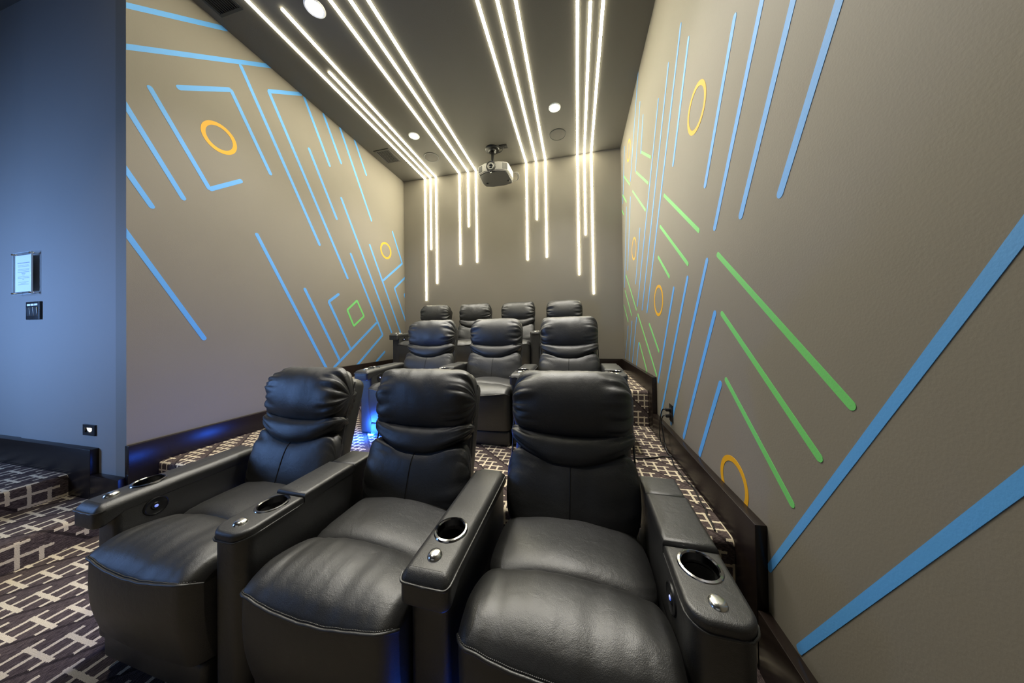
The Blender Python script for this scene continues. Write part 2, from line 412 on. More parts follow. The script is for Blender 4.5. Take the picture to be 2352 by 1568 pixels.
def stripe_mesh(name, poly, x, sgn, width, mat, t=0.0012):
    """rounded bar(s) of paint on the wall plane x, facing sgn"""
    bm = bmesh.new(); h = width / 2
    def prism(ring, tt):
        a = [bm.verts.new((x, y, z)) for y, z in ring]; b = [bm.verts.new((x + sgn * tt, y, z)) for y, z in ring]
        n = len(ring)
        bm.faces.new(b)
        for k in range(n): bm.faces.new((a[k], a[(k + 1) % n], b[(k + 1) % n], b[k]))
    for i in range(len(poly) - 1):
        (y0, z0), (y1, z1) = poly[i], poly[i + 1]
        dy, dz = y1 - y0, z1 - z0; ln = math.hypot(dy, dz); dy /= ln; dz /= ln
        ring = []
        for k in range(9):
            a = -math.pi / 2 + math.pi * k / 8; c, s = math.cos(a), math.sin(a)
            ring.append((y1 + h * (dy * c - dz * s) - dy * h * .6, z1 + h * (dz * c + dy * s) - dz * h * .6))
        for k in range(9):
            a = math.pi / 2 + math.pi * k / 8; c, s = math.cos(a), math.sin(a)
            ring.append((y0 + h * (dy * c - dz * s) + dy * h * .6, z0 + h * (dz * c + dy * s) + dz * h * .6))
        def clip(r, f):
            out = []
            for k in range(len(r)):
                p, q = r[k], r[(k + 1) % len(r)]; a, b = f(p), f(q)
                if a >= 0: out.append(p)
                if a * b < 0: u = a / (a - b); out.append((p[0] + (q[0] - p[0]) * u, p[1] + (q[1] - p[1]) * u))
            return out
        ring = clip(ring, lambda p: ZC - 0.001 - p[1])
        if x < 0: ring = clip(ring, lambda p: p[0] - YBLUE - 0.0005)
        prism(ring, t + 0.0002 * i)
    return bm_mesh(name, bm, mat, False)

def ring_mesh(name, c, ro, ri, x, sgn, mat, t=0.0012, n=64):
    bm = bmesh.new(); R = []
    for rr, xx in ((ro, x), (ro, x + sgn * t), (ri, x + sgn * t), (ri, x)):
        R.append([bm.verts.new((xx, c[0] + rr * math.cos(2 * math.pi * k / n), c[1] + rr * math.sin(2 * math.pi * k / n))) for k in range(n)])
    for q in range(3):
        for k in range(n): bm.faces.new((R[q][k], R[q][(k + 1) % n], R[q + 1][(k + 1) % n], R[q + 1][k]))
    return bm_mesh(name, bm, mat, False)

def extend(poly, i0, i1, length):
    """carry the bar on past its end i1, away from i0"""
    (a, b), (c, d2) = poly[i0], poly[i1]; ln = math.hypot(c - a, d2 - b)
    q = list(poly); q[i1] = [c + (c - a) / ln * length, d2 + (d2 - b) / ln * length]
    return q
for k in (0, 1, 3, 6, 7): ART['blueL'][k] = extend(ART['blueL'][k], 1, 0, 0.06)
for k in (0, 1): ART['blueL'][k] = extend(ART['blueL'][k], 0, 1, 0.04)
for k in (0, 1, 2): ART['blueR'][k] = extend(ART['blueR'][k], 1, 0, 0.55)
for k in (-1, -2): ART['blueR'][k] = extend(ART['blueR'][k], 0, 1, 1.1)
for p in ART['blueL']: link('painted_stripe', stripe_mesh('painted_stripe', p, XL, 1, 0.036, BLUE), wall_left)
for p in ART['greenL']: link('painted_diamond', stripe_mesh('painted_diamond', p, XL, 1, 0.030, GREEN), wall_left)
for p in ART['blueR']:
    wd = 0.034 if p[0][1] > 0.5 else 0.0255
    link('painted_stripe', stripe_mesh('painted_stripe', p, XR, -1, wd, BLUE), wall_right)
for p in ART['greenR']: link('painted_bar', stripe_mesh('painted_bar', p, XR, -1, 0.027, GREEN), wall_right)
for c in ART['ringL']: link('painted_ring', ring_mesh('painted_ring', c, c[2], c[2] - 0.033, XL, 1, ORANGE), wall_left)
for c in ART['ringR']: link('painted_ring', ring_mesh('painted_ring', c, c[2], c[2] - 0.026, XR, -1, ORANGE), wall_right)

# ------------------------------------------------------------------ LED light lines that run along the ceiling and down the back wall
names = ['outer left', 'second left', 'third left']
starts = [0.9, 2.505, 1.915, 0.9, 0.9, 0.9, 0.9, 0.9, 0.9, 0.9, 2.53, 0.9]
grp_txt = ['first cluster beside the left air vents', 'second cluster left of the projector', 'third cluster right of the projector', 'cluster nearest the right wall']
pos_txt = ['left line', 'middle line', 'right line']
for i, (x, _, zend) in enumerate(ART['led']):
    y0 = starts[i]
    t = thing('led_strip', 'warm white LED line, %s of the %s' % (pos_txt[i % 3], grp_txt[i // 3]), 'light strip', (x, YBACK, ZC), 'LED lines on the ceiling and back wall')
    hw = 0.0135
    bm = bmesh.new(); add_box(bm, -hw, hw, y0 - YBACK, -0.011, -0.011, 0.0)
    link('ceiling_run', bm_mesh('ceiling_run', bm, LED, False), t)
    bm = bmesh.new(); add_box(bm, -hw, hw, -0.011, 0.0, zend - ZC, 0.0)
    link('wall_run', bm_mesh('wall_run', bm, LED, False), t)
    bm = bmesh.new()
    for s in (-1, 1):
        xa, xb = sorted((s * hw, s * (hw + 0.003)))
        add_box(bm, xa, xb, y0 - YBACK, -0.004, -0.004, 0.0)
        add_box(bm, xa, xb, -0.004, 0.0, zend - ZC, -0.004)
    link('channel', bm_mesh('channel', bm, ALU, False), t)

# ------------------------------------------------------------------ ceiling fittings
def downlight(x, y, r, label, power):
    t = thing('downlight', label, 'ceiling light', (x, y, ZC), 'recessed downlights')
    link('trim_ring', lathe('trim_ring', [(r, 0.0), (r, -0.004), (r + 0.012, -0.008), (r + 0.022, -0.003), (r + 0.022, 0.0)], WHITE, 40), t)
    link('lens', lathe('lens', [(0.0, -0.005), (r * 0.6, -0.0045), (r, -0.003)], DOWN, 40), t)
    d = bpy.data.lights.new('downlight_lamp', 'SPOT'); d.energy = power; d.spot_size = math.radians(100); d.spot_blend = 0.8
    d.shadow_soft_size = 0.05; d.color = (1.0, 0.97, 0.93)
    o = bpy.data.objects.new('lamp', d); COL.objects.link(o); o.parent = t; o.location = (0, 0, -0.02)
DL = 170
downlight(-2.24, 1.985, 0.062, 'bright round downlight near the top edge, nearest the camera', DL)
downlight(-2.304, 3.631, 0.056, 'bright round downlight beside the left vent and left speaker', DL)
downlight(-0.239, 3.626, 0.056, 'bright round downlight above the right ceiling speaker', DL)
# two lamps added out of the frame, continuing the grid, to light seats and floor
downlight(-0.239, 1.985, 0.056, 'added out-of-frame downlight over the front row, right of the middle', 260)
downlight(-2.27, 0.34, 0.056, 'added out-of-frame downlight in front of the first row, left side', 85)

def speaker(x, y, label):
    t = thing('ceiling_speaker', label, 'speaker', (x, y, ZC), 'round ceiling speakers')
    link('rim', lathe('rim', [(0.112, 0.0), (0.112, -0.006), (0.119, -0.007), (0.124, -0.003), (0.124, 0.0)], GRILLE_DARK, 48), t)
    link('grille', lathe('grille', [(0.0, -0.007), (0.08, -0.0065), (0.112, -0.004)], SPEAKER, 48), t)
speaker(-0.234, 4.136, 'round grey ceiling speaker between the two right light clusters')
speaker(-2.31, 4.144, 'round grey ceiling speaker between the left vent and projector')

def vent(x0, x1, y0, y1, mat, dark, label, nsl=9):
    t = thing('air_vent', label, 'vent', ((x0 + x1) / 2, (y0 + y1) / 2, ZC), 'ceiling air vents')
    a, b = (x1 - x0) / 2, (y1 - y0) / 2; fw = 0.025
    bm = bmesh.new()
    for bx in ((-a, a, -b, -b + fw), (-a, a, b - fw, b), (-a, -a + fw, -b + fw, b - fw), (a - fw, a, -b + fw, b - fw)):
        add_box(bm, bx[0], bx[1], bx[2], bx[3], -0.010, 0.0, 0.002, 1)
    link('frame', bm_mesh('frame', bm, mat, False), t)
    link('backing', slab('backing', -a + fw, a - fw, -b + fw, b - fw, -0.001, 0.0, BLACKMATT), t)
    wv = (2 * a - 2 * fw)
    bm = bmesh.new(); add_box(bm, -0.0055, 0.0055, -b + fw, b - fw, -0.0015, 0.0015)
    sm = bm_mesh('slat', bm, dark, False)
    for k in range(nsl):
        link('slat', sm, t, (-a + fw + wv * (k + .5) / nsl, 0, -0.006), (0, math.radians(35), 0))
vent(-3.13, -2.856, 3.775, 4.110, GRILLE, GRILLE, 'grey slatted air vent above the far end of the left wall')
vent(-3.125, -2.856, 1.45, 1.838, GRILLE_DARK, GRILLE_DARK, 'dark slatted air vent cut off by the top edge')

# ------------------------------------------------------------------ projector on its ceiling pole
def build_projector():
    t = thing('projector', 'grey projector hanging upside down from a black ceiling pole', 'projector', (-1.235, 4.21, ZC))
    P = lambda z: z - ZC
    # mount
    link('ceiling_flange', lathe('ceiling_flange', [(0.0, -0.004), (0.055, -0.05), (0.065, -0.028), (0.105, -0.022), (0.115, -0.008), (0.115, 0.0)], BLACK, 40), t, (-0.037, 0, 0))
    link('pole', lathe('pole', [(0.0, -0.02), (0.024, -0.02), (0.024, P(3.99)), (0.0, P(3.99))], BLACK, 24), t, (-0.037, 0, 0))
    link('mount_bracket', rbox('mount_bracket', -0.075, 0.015, -0.05, 0.05, P(3.955), P(4.02), 0.008, BLACK), t, (-0.007, 0, 0))
    link('mount_plate', rbox('mount_plate', -0.16, 0.15, -0.10, 0.13, P(3.928), P(3.952), 0.006, BLACK), t)
    # body: plan outline with chamfered front corners, bulging rear; front y=-0.2
    out = [(-0.25, -0.085), (-0.235, -0.115), (-0.115, -0.175), (0.105, -0.175), (0.225, -0.125), (0.245, -0.095), (0.262, 0.16), (0.24, 0.245), (0.12, 0.285), (-0.12, 0.285), (-0.24, 0.245), (-0.262, 0.16)]
    bm = bmesh.new(); zt, zb = P(3.93), P(3.795)
    A = [bm.verts.new((x, y, zt)) for x, y in out]; B = [bm.verts.new((x, y, zb)) for x, y in out]
    n = len(out); bm.faces.new(A); bm.faces.new(B)
    for k in range(n): bm.faces.new((A[k], A[(k + 1) % n], B[(k + 1) % n], B[k]))
    bmesh.ops.recalc_face_normals(bm, faces=bm.faces)
    bmesh.ops.bevel(bm, geom=list(bm.edges), offset=0.010, segments=3, affect='EDGES', clamp_overlap=True)
    body = link('body', bm_mesh('body', bm, PROJ, True, 30), t)
    bm = bmesh.new(); out2 = [(x * 0.93, y * 0.93 + 0.005) for x, y in out]
    A = [bm.verts.new((x, y, zb + 0.004)) for x, y in out2]; B = [bm.verts.new((x * 0.97, y * 0.97, zb - 0.012)) for x, y in out2]
    bm.faces.new(A); bm.faces.new(B)
    for k in range(n): bm.faces.new((A[k], A[(k + 1) % n], B[(k + 1) % n], B[k]))
    link('underside', bm_mesh('underside', bm, PROJD, True, 30), t)
    lz = P(3.862)
    lr = lathe('lens_barrel', [(0.078, -0.01), (0.078, 0.012), (0.070, 0.020), (0.060, 0.014), (0.056, 0.0)], PROJD, 40, '-y')
    lens = link('lens_barrel', lr, t, (-0.012, -0.178, lz))
    link('lens_ring', lathe('lens_ring', [(0.056, 0.004), (0.052, 0.016), (0.036, 0.010), (0.032, 0.002)], PROJ, 40, '-y'), lens)
    link('lens_glass', lathe('lens_glass', [(0.0, 0.012), (0.018, 0.009), (0.034, 0.002)], simple('lens_glass', (0.01, 0.012, 0.015), 0.05), 32, '-y'), lens)
    for sx, ang in ((-1, 0.46), (1, -0.46)):
        bm = bmesh.new()
        for k in range(7): add_box(bm, -0.036 + k * 0.0115, -0.030 + k * 0.0115, -0.003, 0.003, -0.045, 0.045)
        g = link('side_grille', bm_mesh('side_grille', bm, PROJD, False), t, (sx * 0.198, -0.138 - (0.001 if sx > 0 else 0), lz), (0, 0, -ang if sx > 0 else -ang))
    link('status_light', lathe('status_light', [(0.0, 0.002), (0.004, 0.0)], BLACK, 12, '-y'), t, (-0.115, -0.177, lz + 0.01))
    for sx in (-0.17, 0.19):
        link('foot', lathe('foot', [(0.0, -0.024), (0.022, -0.022), (0.024, 0.0)], PROJD, 20), t, (sx, 0.14, P(3.786)))
    # adjustment screws under the lens
    link('lens_knob', lathe('lens_knob', [(0.0, 0.012), (0.014, 0.011), (0.016, 0.0)], CHROME, 20, '-y'), t, (-0.02, -0.16, P(3.785)))
    # cables behind the body
    for k in range(3):
        pts = [(0.19, 0.20, P(3.90) + 0.01 * k), (0.28 + 0.02 * k, 0.19, P(3.93)), (0.33 + 0.012 * k, 0.20, P(3.88) - 0.012 * k), (0.30, 0.25, P(3.83)), (0.18, 0.28, P(3.85))]
        link('cable', tube('cable', smooth_path(pts, 6), 0.0055, GREYCABLE, 8), t)
    link('power_lead', tube('power_lead', smooth_path([(0.02, 0.0, -0.06), (0.09, -0.01, -0.075), (0.135, -0.02, -0.05), (0.145, -0.03, -0.012)], 8), 0.005, BLACK, 8), t)
    return t
build_projector()
t = thing('ceiling_outlet', 'small black outlet box on the ceiling behind the projector mount', 'outlet', (-1.085, 4.185, ZC))
link('plate', rbox('plate', -0.062, 0.062, -0.045, 0.045, -0.008, 0.0, 0.002, BLACK), t)
for sx in (-0.028, 0.028):
    link('socket', rbox('socket', sx - 0.018, sx + 0.018, -0.025, 0.025, -0.012, -0.008, 0.003, GRILLE_DARK), t)

# ------------------------------------------------------------------ things on the entry wall
YW = YBLUE
t = thing('sign_holder', 'clear acrylic sign holder with a printed white notice', 'sign', (-4.44, YW, 1.855))
link('acrylic_panel', rbox('acrylic_panel', -0.135, 0.135, -0.037, -0.031, -0.172, 0.172, 0.002, ACRYLIC, 1), t)
bm = bmesh.new()
for x0, x1, z0, z1 in ((-0.136, -0.1335, -0.172, 0.172), (0.1335, 0.136, -0.172, 0.172), (-0.136, 0.136, -0.1735, -0.171), (-0.136, 0.136, 0.171, 0.1735)):
    add_box(bm, x0, x1, -0.038, -0.030, z0, z1)
link('edge_trim', bm_mesh('edge_trim', bm, simple('pale_edge', (0.62, 0.72, 0.76), 0.2), False), t)
paper = link('notice', rbox('notice', -0.122, 0.122, -0.030, -0.0285, -0.150, 0.152, 0.0, WHITE, 1), t)
for sx in (-0.128, 0.128):
    for sz in (-0.162, 0.162):
        link('standoff', lathe('standoff', [(0.0, 0.045), (0.006, 0.045), (0.0075, 0.042), (0.0075, 0.0), (0.0, 0.0)], CHROME, 16, '-y'), t, (sx, 0, sz))
rows = [(0.088, 0.085, 0.0065), (0.068, 0.078, 0.003), (0.058, 0.080, 0.003), (0.036, 0.080, 0.003), (0.026, 0.080, 0.003), (0.012, 0.082, 0.0045), (0.000, 0.026, 0.004), (-0.012, 0.016, 0.0035), (-0.026, 0.080, 0.003), (-0.037, 0.082, 0.0035), (-0.048, 0.014, 0.003), (-0.070, 0.074, 0.003), (-0.080, 0.040, 0.0025), (-0.090, 0.076, 0.003)]
for zz, half, hh in rows:
    bm = bmesh.new(); x = -half
    while x < half:
        wl = min(random.uniform(0.009, 0.024), half - x)
        if wl > 0.003: add_box(bm, x, x + wl, -0.0306, -0.030, zz - hh / 2, zz + hh / 2)
        x += wl + 0.004
    link('text_line', bm_mesh('text_line', bm, INK, False), paper)

t = thing('switch_plate', 'black three-gang switch plate below the acrylic sign', 'switch', (-4.366, YW, 1.548))
link('plate', rbox('plate', -0.098, 0.098, -0.014, 0.0, -0.074, 0.074, 0.004, BLACK), t)
for k in (-1, 0, 1):
    s = link('rocker', rbox('rocker', -0.020, 0.020, -0.020, -0.013, -0.038, 0.034, 0.003, BLACKMATT), t, (k * 0.052, 0, -0.006), (math.radians(4), 0, 0))
    link('rocker_edge', rbox('rocker_edge', 0.0195, 0.0225, -0.0185, -0.013, -0.036, 0.034, 0.0005, ALU, 1), s)
    link('name_label', rbox('name_label', -0.022, 0.022, -0.0155, -0.0135, 0.040, 0.056, 0.001, WHITE, 1), t, (k * 0.052, 0, 0))

t = thing('step_light', 'small black step light with a warm glowing opening, low by the corner', 'light', (-3.632, YW, 0.613))
bm = bmesh.new()
for x0, x1, z0, z1 in ((-0.072, -0.047, -0.040, 0.040), (0.040, 0.072, -0.040, 0.040), (-0.047, 0.040, 0.018, 0.040), (-0.047, 0.040, -0.040, -0.018)):
    add_box(bm, x0, x1, -0.010, 0.0, z0, z1)
link('faceplate', bm_mesh('faceplate', bm, BLACK, False), t)
bm = bmesh.new()
vv = [bm.verts.new((-0.040 + 0.075 * k / 12, -0.004, 0.017 - (0.032 * math.sin(math.pi * k / 12) ** 0.6 if 0 < k < 12 else 0))) for k in range(13)]
bm.faces.new(vv)
link('glowing_lens', bm_mesh('glowing_lens', bm, WARM, False), t)
link('backing', slab('backing', -0.047, 0.040, -0.002, 0.0, -0.018, 0.018, BLACKMATT), t)

# ------------------------------------------------------------------ outlet and cords on the right wall
t = thing('power_outlet', 'black double power outlet on the right wall above the baseboard', 'outlet', (XR, 2.44, 0.650))
link('plate', rbox('plate', -0.007, 0.0, -0.040, 0.040, -0.068, 0.068, 0.002, BLACK), t)
for dz in (0.024, -0.024):
    link('socket', rbox('socket', -0.010, -0.006, -0.018, 0.018, dz - 0.016, dz + 0.016, 0.003, GRILLE_DARK), t)
def cord(label, plug_z, pts, r, mat):
    q = thing('extension_cord', label, 'cord', (XR, 2.44, 0.65), 'cords from the right wall outlet')
    link('plug', rbox('plug', -0.045, -0.009, -0.014, 0.014, plug_z - 0.012, plug_z + 0.012, 0.005, BLACK), q)
    loc = [(x - XR, y - 2.44, z - 0.65) for x, y, z in pts]
    link('cable', tube('cable', smooth_path(loc, 8), r, mat, 8), q)
zf = Z1 + 0.006
cord('black cord drooping from the upper socket and running forward along the carpet', 0.024,
     [(0.680, 2.44, 0.674), (0.667, 2.47, 0.667), (0.662, 2.51, 0.61), (0.664, 2.55, 0.52), (0.668, 2.58, 0.42), (0.675, 2.55, zf), (0.672, 2.42, zf), (0.668, 2.28, zf), (0.650, 2.16, zf), (0.655, 1.989, zf), (0.668, 1.87, zf), (0.651, 1.749, zf), (0.650, 1.673, zf), (0.634, 1.62, zf), (0.630, 1.56, zf), (0.620, 1.50, zf)], 0.0045, BLACK)
cord('black cord from the lower socket turning left across the carpet', -0.024,
     [(0.680, 2.44, 0.626), (0.665, 2.455, 0.62), (0.655, 2.47, 0.57), (0.660, 2.46, 0.50), (0.662, 2.42, 0.42), (0.664, 2.36, zf + 0.01), (0.680, 2.31, zf), (0.640, 2.296, zf), (0.607, 2.294, zf), (0.531, 2.256, zf), (0.430, 2.226, zf), (0.33, 2.25, zf)], 0.0045, BLACK)

# ------------------------------------------------------------------ recliners
PI = math.pi
def ridged(p): return 1.0 - 2.0 * abs(noise.noise(p))
def sgnpow(c, e): return math.copysign(abs(c) ** e, c)

def pillow_fn(W, vc, wc, h, d, en=0.62, endp=7.0, dback=None, wr=0.012, wr0=0.5, soft=0.003, seed=0.0):
    """returns surf(s,t) -> (x, v, w): puffy cushion lofted across x; t=0 front, t=pi/2 top"""
    def surf(s, t):
        ends = max(0.0, 1.0 - abs(s) ** endp) ** (1.0 / 2.2)
        c, sn = sgnpow(math.cos(t), en), sgnpow(math.sin(t), en)
        dd = d(s) if c > 0 else (dback if dback is not None else d(s))
        k = max(0.0, (abs(s) - wr0) / (1 - wr0))
        side = 1.0 if s > 0 else -1.0
        dv, dw = math.cos(t), math.sin(t)
        n1 = noise.noise(Vector((dv * 2.1 + seed, dw * 3.4, side * 4.0 + s * 0.7)))
        n2 = ridged(Vector((dv * 3.6 + 7.1, dw * 5.6 + seed, side * 3.0 + s * 1.1)))
        n3 = noise.noise(Vector((s * 3.0 + seed * 2, dv * 1.3, dw * 1.3)))
        n4 = noise.noise(Vector((s * 9.0 + seed * 2, dv * 1.6, dw * 1.0 + 3)))
        disp = wr * (k ** 1.3) * (0.9 * n1 + 0.75 * (n2 - 0.35)) + soft * n3 + soft * 0.6 * n4 * max(0.0, math.sin(t))
        q = 0.45 + 0.55 * ends
        hh = h(s) * (ends * 0.72 + 0.28 * (ends > 0)) if abs(s) < 1 else 0.0
        if abs(s) >= 1: hh = 0.0
        hh = h(s) * ends
        e2 = ends ** 1.0
        return (W * s, vc(s) + (hh + disp * e2) * sn, wc(s) + (dd * ends + disp * e2) * c)
    return surf

def s_list(n):
    out = []
    for k in range(n + 1):
        x = -1 + 2 * k / n
        out.append(math.sin(PI / 2 * x) * 0.55 + 0.45 * math.copysign(1 - (1 - abs(x)) ** 2, x))
    out[0], out[-1] = -1, 1
    return out

def pillow_mesh(name, surf, mapper, mat, ns=48, nt=48):
    S = s_list(ns); vs = []; fs = []
    for s in S[1:-1]:
        for k in range(nt):
            vs.append(mapper(*surf(s, 2 * PI * k / nt)))
    m = len(S) - 2
    for i in range(m - 1):
        for k in range(nt):
            a, b = i * nt + k, i * nt + (k + 1) % nt
            fs.append((a, b, b + nt, a + nt))
    c0 = len(vs); vs.append(mapper(*surf(-1, 0))); c1 = len(vs); vs.append(mapper(*surf(1, 0)))
    for k in range(nt):
        fs.append((c0, (k + 1) % nt, k)); o = (m - 1) * nt
        fs.append((c1, o + k, o + (k + 1) % nt))
    bm = bmesh.new(); bv = [bm.verts.new(v) for v in vs]
    for f in fs: bm.faces.new([bv[i] for i in f])
    return bm_mesh(name, bm, mat, True, None)

# back frame: origin and axes of the leaning back
LEAN = math.radians(17.5)
BO = Vector((0, 0.525, 0.455)); EV = Vector((0, math.sin(LEAN), math.cos(LEAN))); EN = Vector((0, -math.cos(LEAN), math.sin(LEAN)))
def back_map(x, v, w): return tuple(BO + Vector((x, 0, 0)) + EV * v + EN * w)
def head_map(x, v, w):
    # the head pillow leans forward on top of the back: its foot is tucked in, its brow comes out
    k = v - 0.36
    return back_map(x, v - 0.01 * k, w + 0.12 * (k - 0.16) - 0.3 * max(0.0, k - 0.24) ** 2)

MESH = {}
def make_backs(var):
    sd = 3.7 * var + 1.3
    f1 = pillow_fn(0.292, lambda s: 0.512, lambda s: 0.012 - 0.010 * s * s, lambda s: 0.168 - 0.012 * s * s, lambda s: 0.108 - 0.012 * s * s, 0.88, 9, 0.075, 0.042, 0.45, 0.004, sd)
    MESH['head_pillow', var] = pillow_mesh('head_pillow', f1, head_map, LEATHER, 84, 84)
    f2 = pillow_fn(0.292, lambda s: 0.300 + 0.075 * s * s, lambda s: 0.022 - 0.020 * s * s, lambda s: 0.070 - 0.034 * s * s, lambda s: 0.066 - 0.014 * s * s, 0.80, 9, 0.06, 0.020, 0.35, 0.003, sd + 5)
    MESH['neck_roll', var] = pillow_mesh('neck_roll', f2, back_map, LEATHER, 56, 40)
    f3 = pillow_fn(0.300, lambda s: 0.105 + 0.040 * s * s, lambda s: 0.004, lambda s: 0.155 + 0.040 * s * s, lambda s: 0.074 - 0.022 * s * s, 0.66, 8, 0.06, 0.018, 0.30, 0.004, sd + 9)
    MESH['lumbar_cushion', var] = pillow_mesh('lumbar_cushion', f3, back_map, LEATHER, 56, 56)
    # centre seam following the lumbar surface, double stitched
    pts = [back_map(0.004 * math.sin(t), f3(0.0, t)[1], f3(0.0, t)[2] + 0.0003) for t in [(-1.0 + 2.15 * k / 24) for k in range(25)]]
    MESH['centre_seam', var] = tube('centre_seam', pts, 0.0026, THREAD, 6)
for var in range(3): make_backs(var)

def make_shell():
    bm = bmesh.new(); add_box(bm, -0.283, 0.283, -0.27, 0.625, -0.135, -0.005, 0.05, 5)
    for v in bm.verts:
        x, vv, ww = v.co; v.co = Vector(back_map(x * (1 - 0.05 * max(0, vv)), vv, ww))
    return bm_mesh('back_shell', bm, LEATHER, True, None)
MESH['back_shell'] = make_shell()
def side_piping(sx):
    pts = [back_map(sx * 0.292, v, 0.0) for v in (0.0, 0.1, 0.2, 0.3, 0.4, 0.5, 0.6)]
    return tube('side_piping', smooth_path([back_map(sx * (0.289 - 0.008 * v), v, -0.012 + 0.004 * math.sin(v * 20)) for v in (0.02, 0.1, 0.2, 0.3, 0.4, 0.5, 0.6)], 4), 0.0045, LEATHER, 6)
MESH['side_piping', -1] = side_piping(-1); MESH['side_piping', 1] = side_piping(1)

# seat cushion (x, y, z): cross-section in y-z
fs_ = pillow_fn(0.303, lambda s: 0.372, lambda s: 0.430 - 0.030 * s * s, lambda s: 0.176, lambda s: 0.084 - 0.022 * s * s, 0.55, 10, 0.08, 0.006, 0.55, 0.003, 2.2)
def seat_m(x, v, w): return (x, v, w + 0.0)
MESH['seat_cushion'] = pillow_mesh('seat_cushion', fs_, seat_m, LEATHER, 56, 56)

def lerp(a, b, t): return a + (b - a) * t
def prof_eval(prof, t):
    n = len(prof) - 1; x = t * n; i = min(int(x), n - 1); u = x - i
    g = lambda k: prof[min(max(k, 0), n)]
    out = []
    for c in range(len(prof[0])):
        p0, p1, p2, p3 = g(i - 1)[c], g(i)[c], g(i + 1)[c], g(i + 2)[c]
        out.append(0.5 * (2 * p1 + (p2 - p0) * u + (2 * p0 - 5 * p1 + 4 * p2 - p3) * u * u + (3 * p1 - p0 - 3 * p2 + p3) * u ** 3))
    return out
# (y, z at centre, crown drop at the sides)
FPROF = [(0.232, 0.440, 0.040), (0.222, 0.478, 0.048), (0.195, 0.497, 0.044), (0.14, 0.507, 0.034), (0.08, 0.506, 0.020), (0.03, 0.494, 0.004), (-0.012, 0.473, -0.006), (-0.038, 0.446, -0.020), (-0.046, 0.432, -0.026)]
def foot_pt(s, t):
    y, z, cr = prof_eval(FPROF, t)
    yy = y + (0.014 * s * s if t > 0.5 else 0.014 * s * s * t * 2) + 0.045 * (max(0.0, abs(s) - 0.84) / 0.16) ** 2.2 * min(1.0, max(0.0, t - 0.2) * 2)
    edge = max(0.0, abs(s) - 0.86) / 0.14
    n = noise.noise(Vector((s * 7.0, t * 1.2, 4.4))) * 0.0035 + noise.noise(Vector((s * 2.2, t * 2.0, 9.4))) * 0.004
    n += 0.004 * ridged(Vector((s * 5.0, t * 1.0, 2.0))) * math.sin(PI * min(1, t))
    return Vector((0.3035 * s, yy, z - cr * s * s - 0.030 * edge ** 2.0 + n * (1 - edge)))
def make_foot():
    NS, NT = 48, 40; vs = []; fs = []
    for i in range(NS + 1):
        s = s_list(NS)[i]
        for k in range(NT + 1): vs.append(tuple(foot_pt(s, k / NT)))
    for i in range(NS):
        for k in range(NT):
            a = i * (NT + 1) + k; fs.append((a, a + 1, a + NT + 2, a + NT + 1))
    # skirts at the two sides
    for i in (0, NS):
        base = len(vs)
        for k in range(NT + 1):
            v = vs[i * (NT + 1) + k]; vs.append((v[0] * 0.995, v[1] + 0.004, v[2] - 0.05))
        for k in range(NT):
            a = i * (NT + 1) + k; fs.append((a, a + 1, base + k + 1, base + k))
    bm = bmesh.new(); bv = [bm.verts.new(v) for v in vs]
    for f in fs:
        try: bm.faces.new([bv[i] for i in f])
        except ValueError: pass
    return bm_mesh('footrest_pad', bm, LEATHER, True, 60)
MESH['footrest_pad'] = make_foot()
def make_front():
    """front panel below the curved seam, plus returning sides"""
    NS, NT = 32, 14; vs = []; fs = []; cols = []
    ss = [-1.0] + s_list(NS) + [1.0]
    for idx, s in enumerate(ss):
        top = foot_pt(s, 1.0); top.z -= 0.004
        for k in range(NT + 1):
            t = k / NT; z = lerp(top.z, 0.135, t)
            y = top.y + 0.012 * math.sin(PI * min(1, t * 1.2)) * -1 * (1 - s * s) + 0.030 * t ** 3
            r = 0.02 * max(0, (abs(s) - 0.93) / 0.07)
            x = top.x
            if idx == 0 or idx == len(ss) - 1: y = 0.30
            vs.append((x, y, z))
    m = len(ss)
    for i in range(m - 1):
        for k in range(NT):
            a = i * (NT + 1) + k; fs.append((a, a + 1, a + NT + 2, a + NT + 1))
    # closed underside
    base = len(vs)
    return mesh('front_panel', vs, fs, LEATHER, True, 50)
MESH['front_panel'] = make_front()
MESH['seam_piping'] = tube('seam_piping', [tuple(foot_pt(s, 1.0) + Vector((0, -0.003, -0.001))) for s in [-1 + 2 * k / 40 for k in range(41)]], 0.0048, LEATHER, 8)
def stitches(name, fn, n, r=0.0011):
    bm = bmesh.new()
    for k in range(n):
        a, b = Vector(fn((k + 0.15) / n)), Vector(fn((k + 0.75) / n)); d = (b - a)
        m = Matrix.Translation((a + b) / 2) @ d.to_track_quat('X', 'Z').to_matrix().to_4x4() @ Matrix.Diagonal((d.length, r * 2, r * 2, 1))
        bmesh.ops.create_cube(bm, size=1.0, matrix=m)
    return bm_mesh(name, bm, STITCH, False)
MESH['stitching'] = stitches('stitching', lambda u: foot_pt(-0.97 + 1.94 * u, 0.945) + Vector((0, -0.0008, 0.0008)), 110)
MESH['kick_panel'] = rbox('kick_panel', -0.298, 0.298, 0.010, 0.10, 0.0, 0.128, 0.022, LEATHER, 4)
MESH['seat_box'] = rbox('seat_box', -0.296, 0.296, 0.075, 0.66, 0.02, 0.40, 0.015, LEATHER, 2)
MESH['plinth'] = rbox('plinth', -0.29, 0.29, 0.09, 0.64, -0.05, 0.03, 0.004, BLACKMATT, 1)

# --- arms, in a frame centred on the arm (x), y and z as for the chair
def zt(y): return 0.6165 + 0.026 * (y - 0.06) - 0.012 * max(0.0, (0.06 - y) / 0.08) ** 2
def drop_to_top(bm, ztop):
    for v in bm.verts: v.co.z += (zt(v.co.y) - ztop)

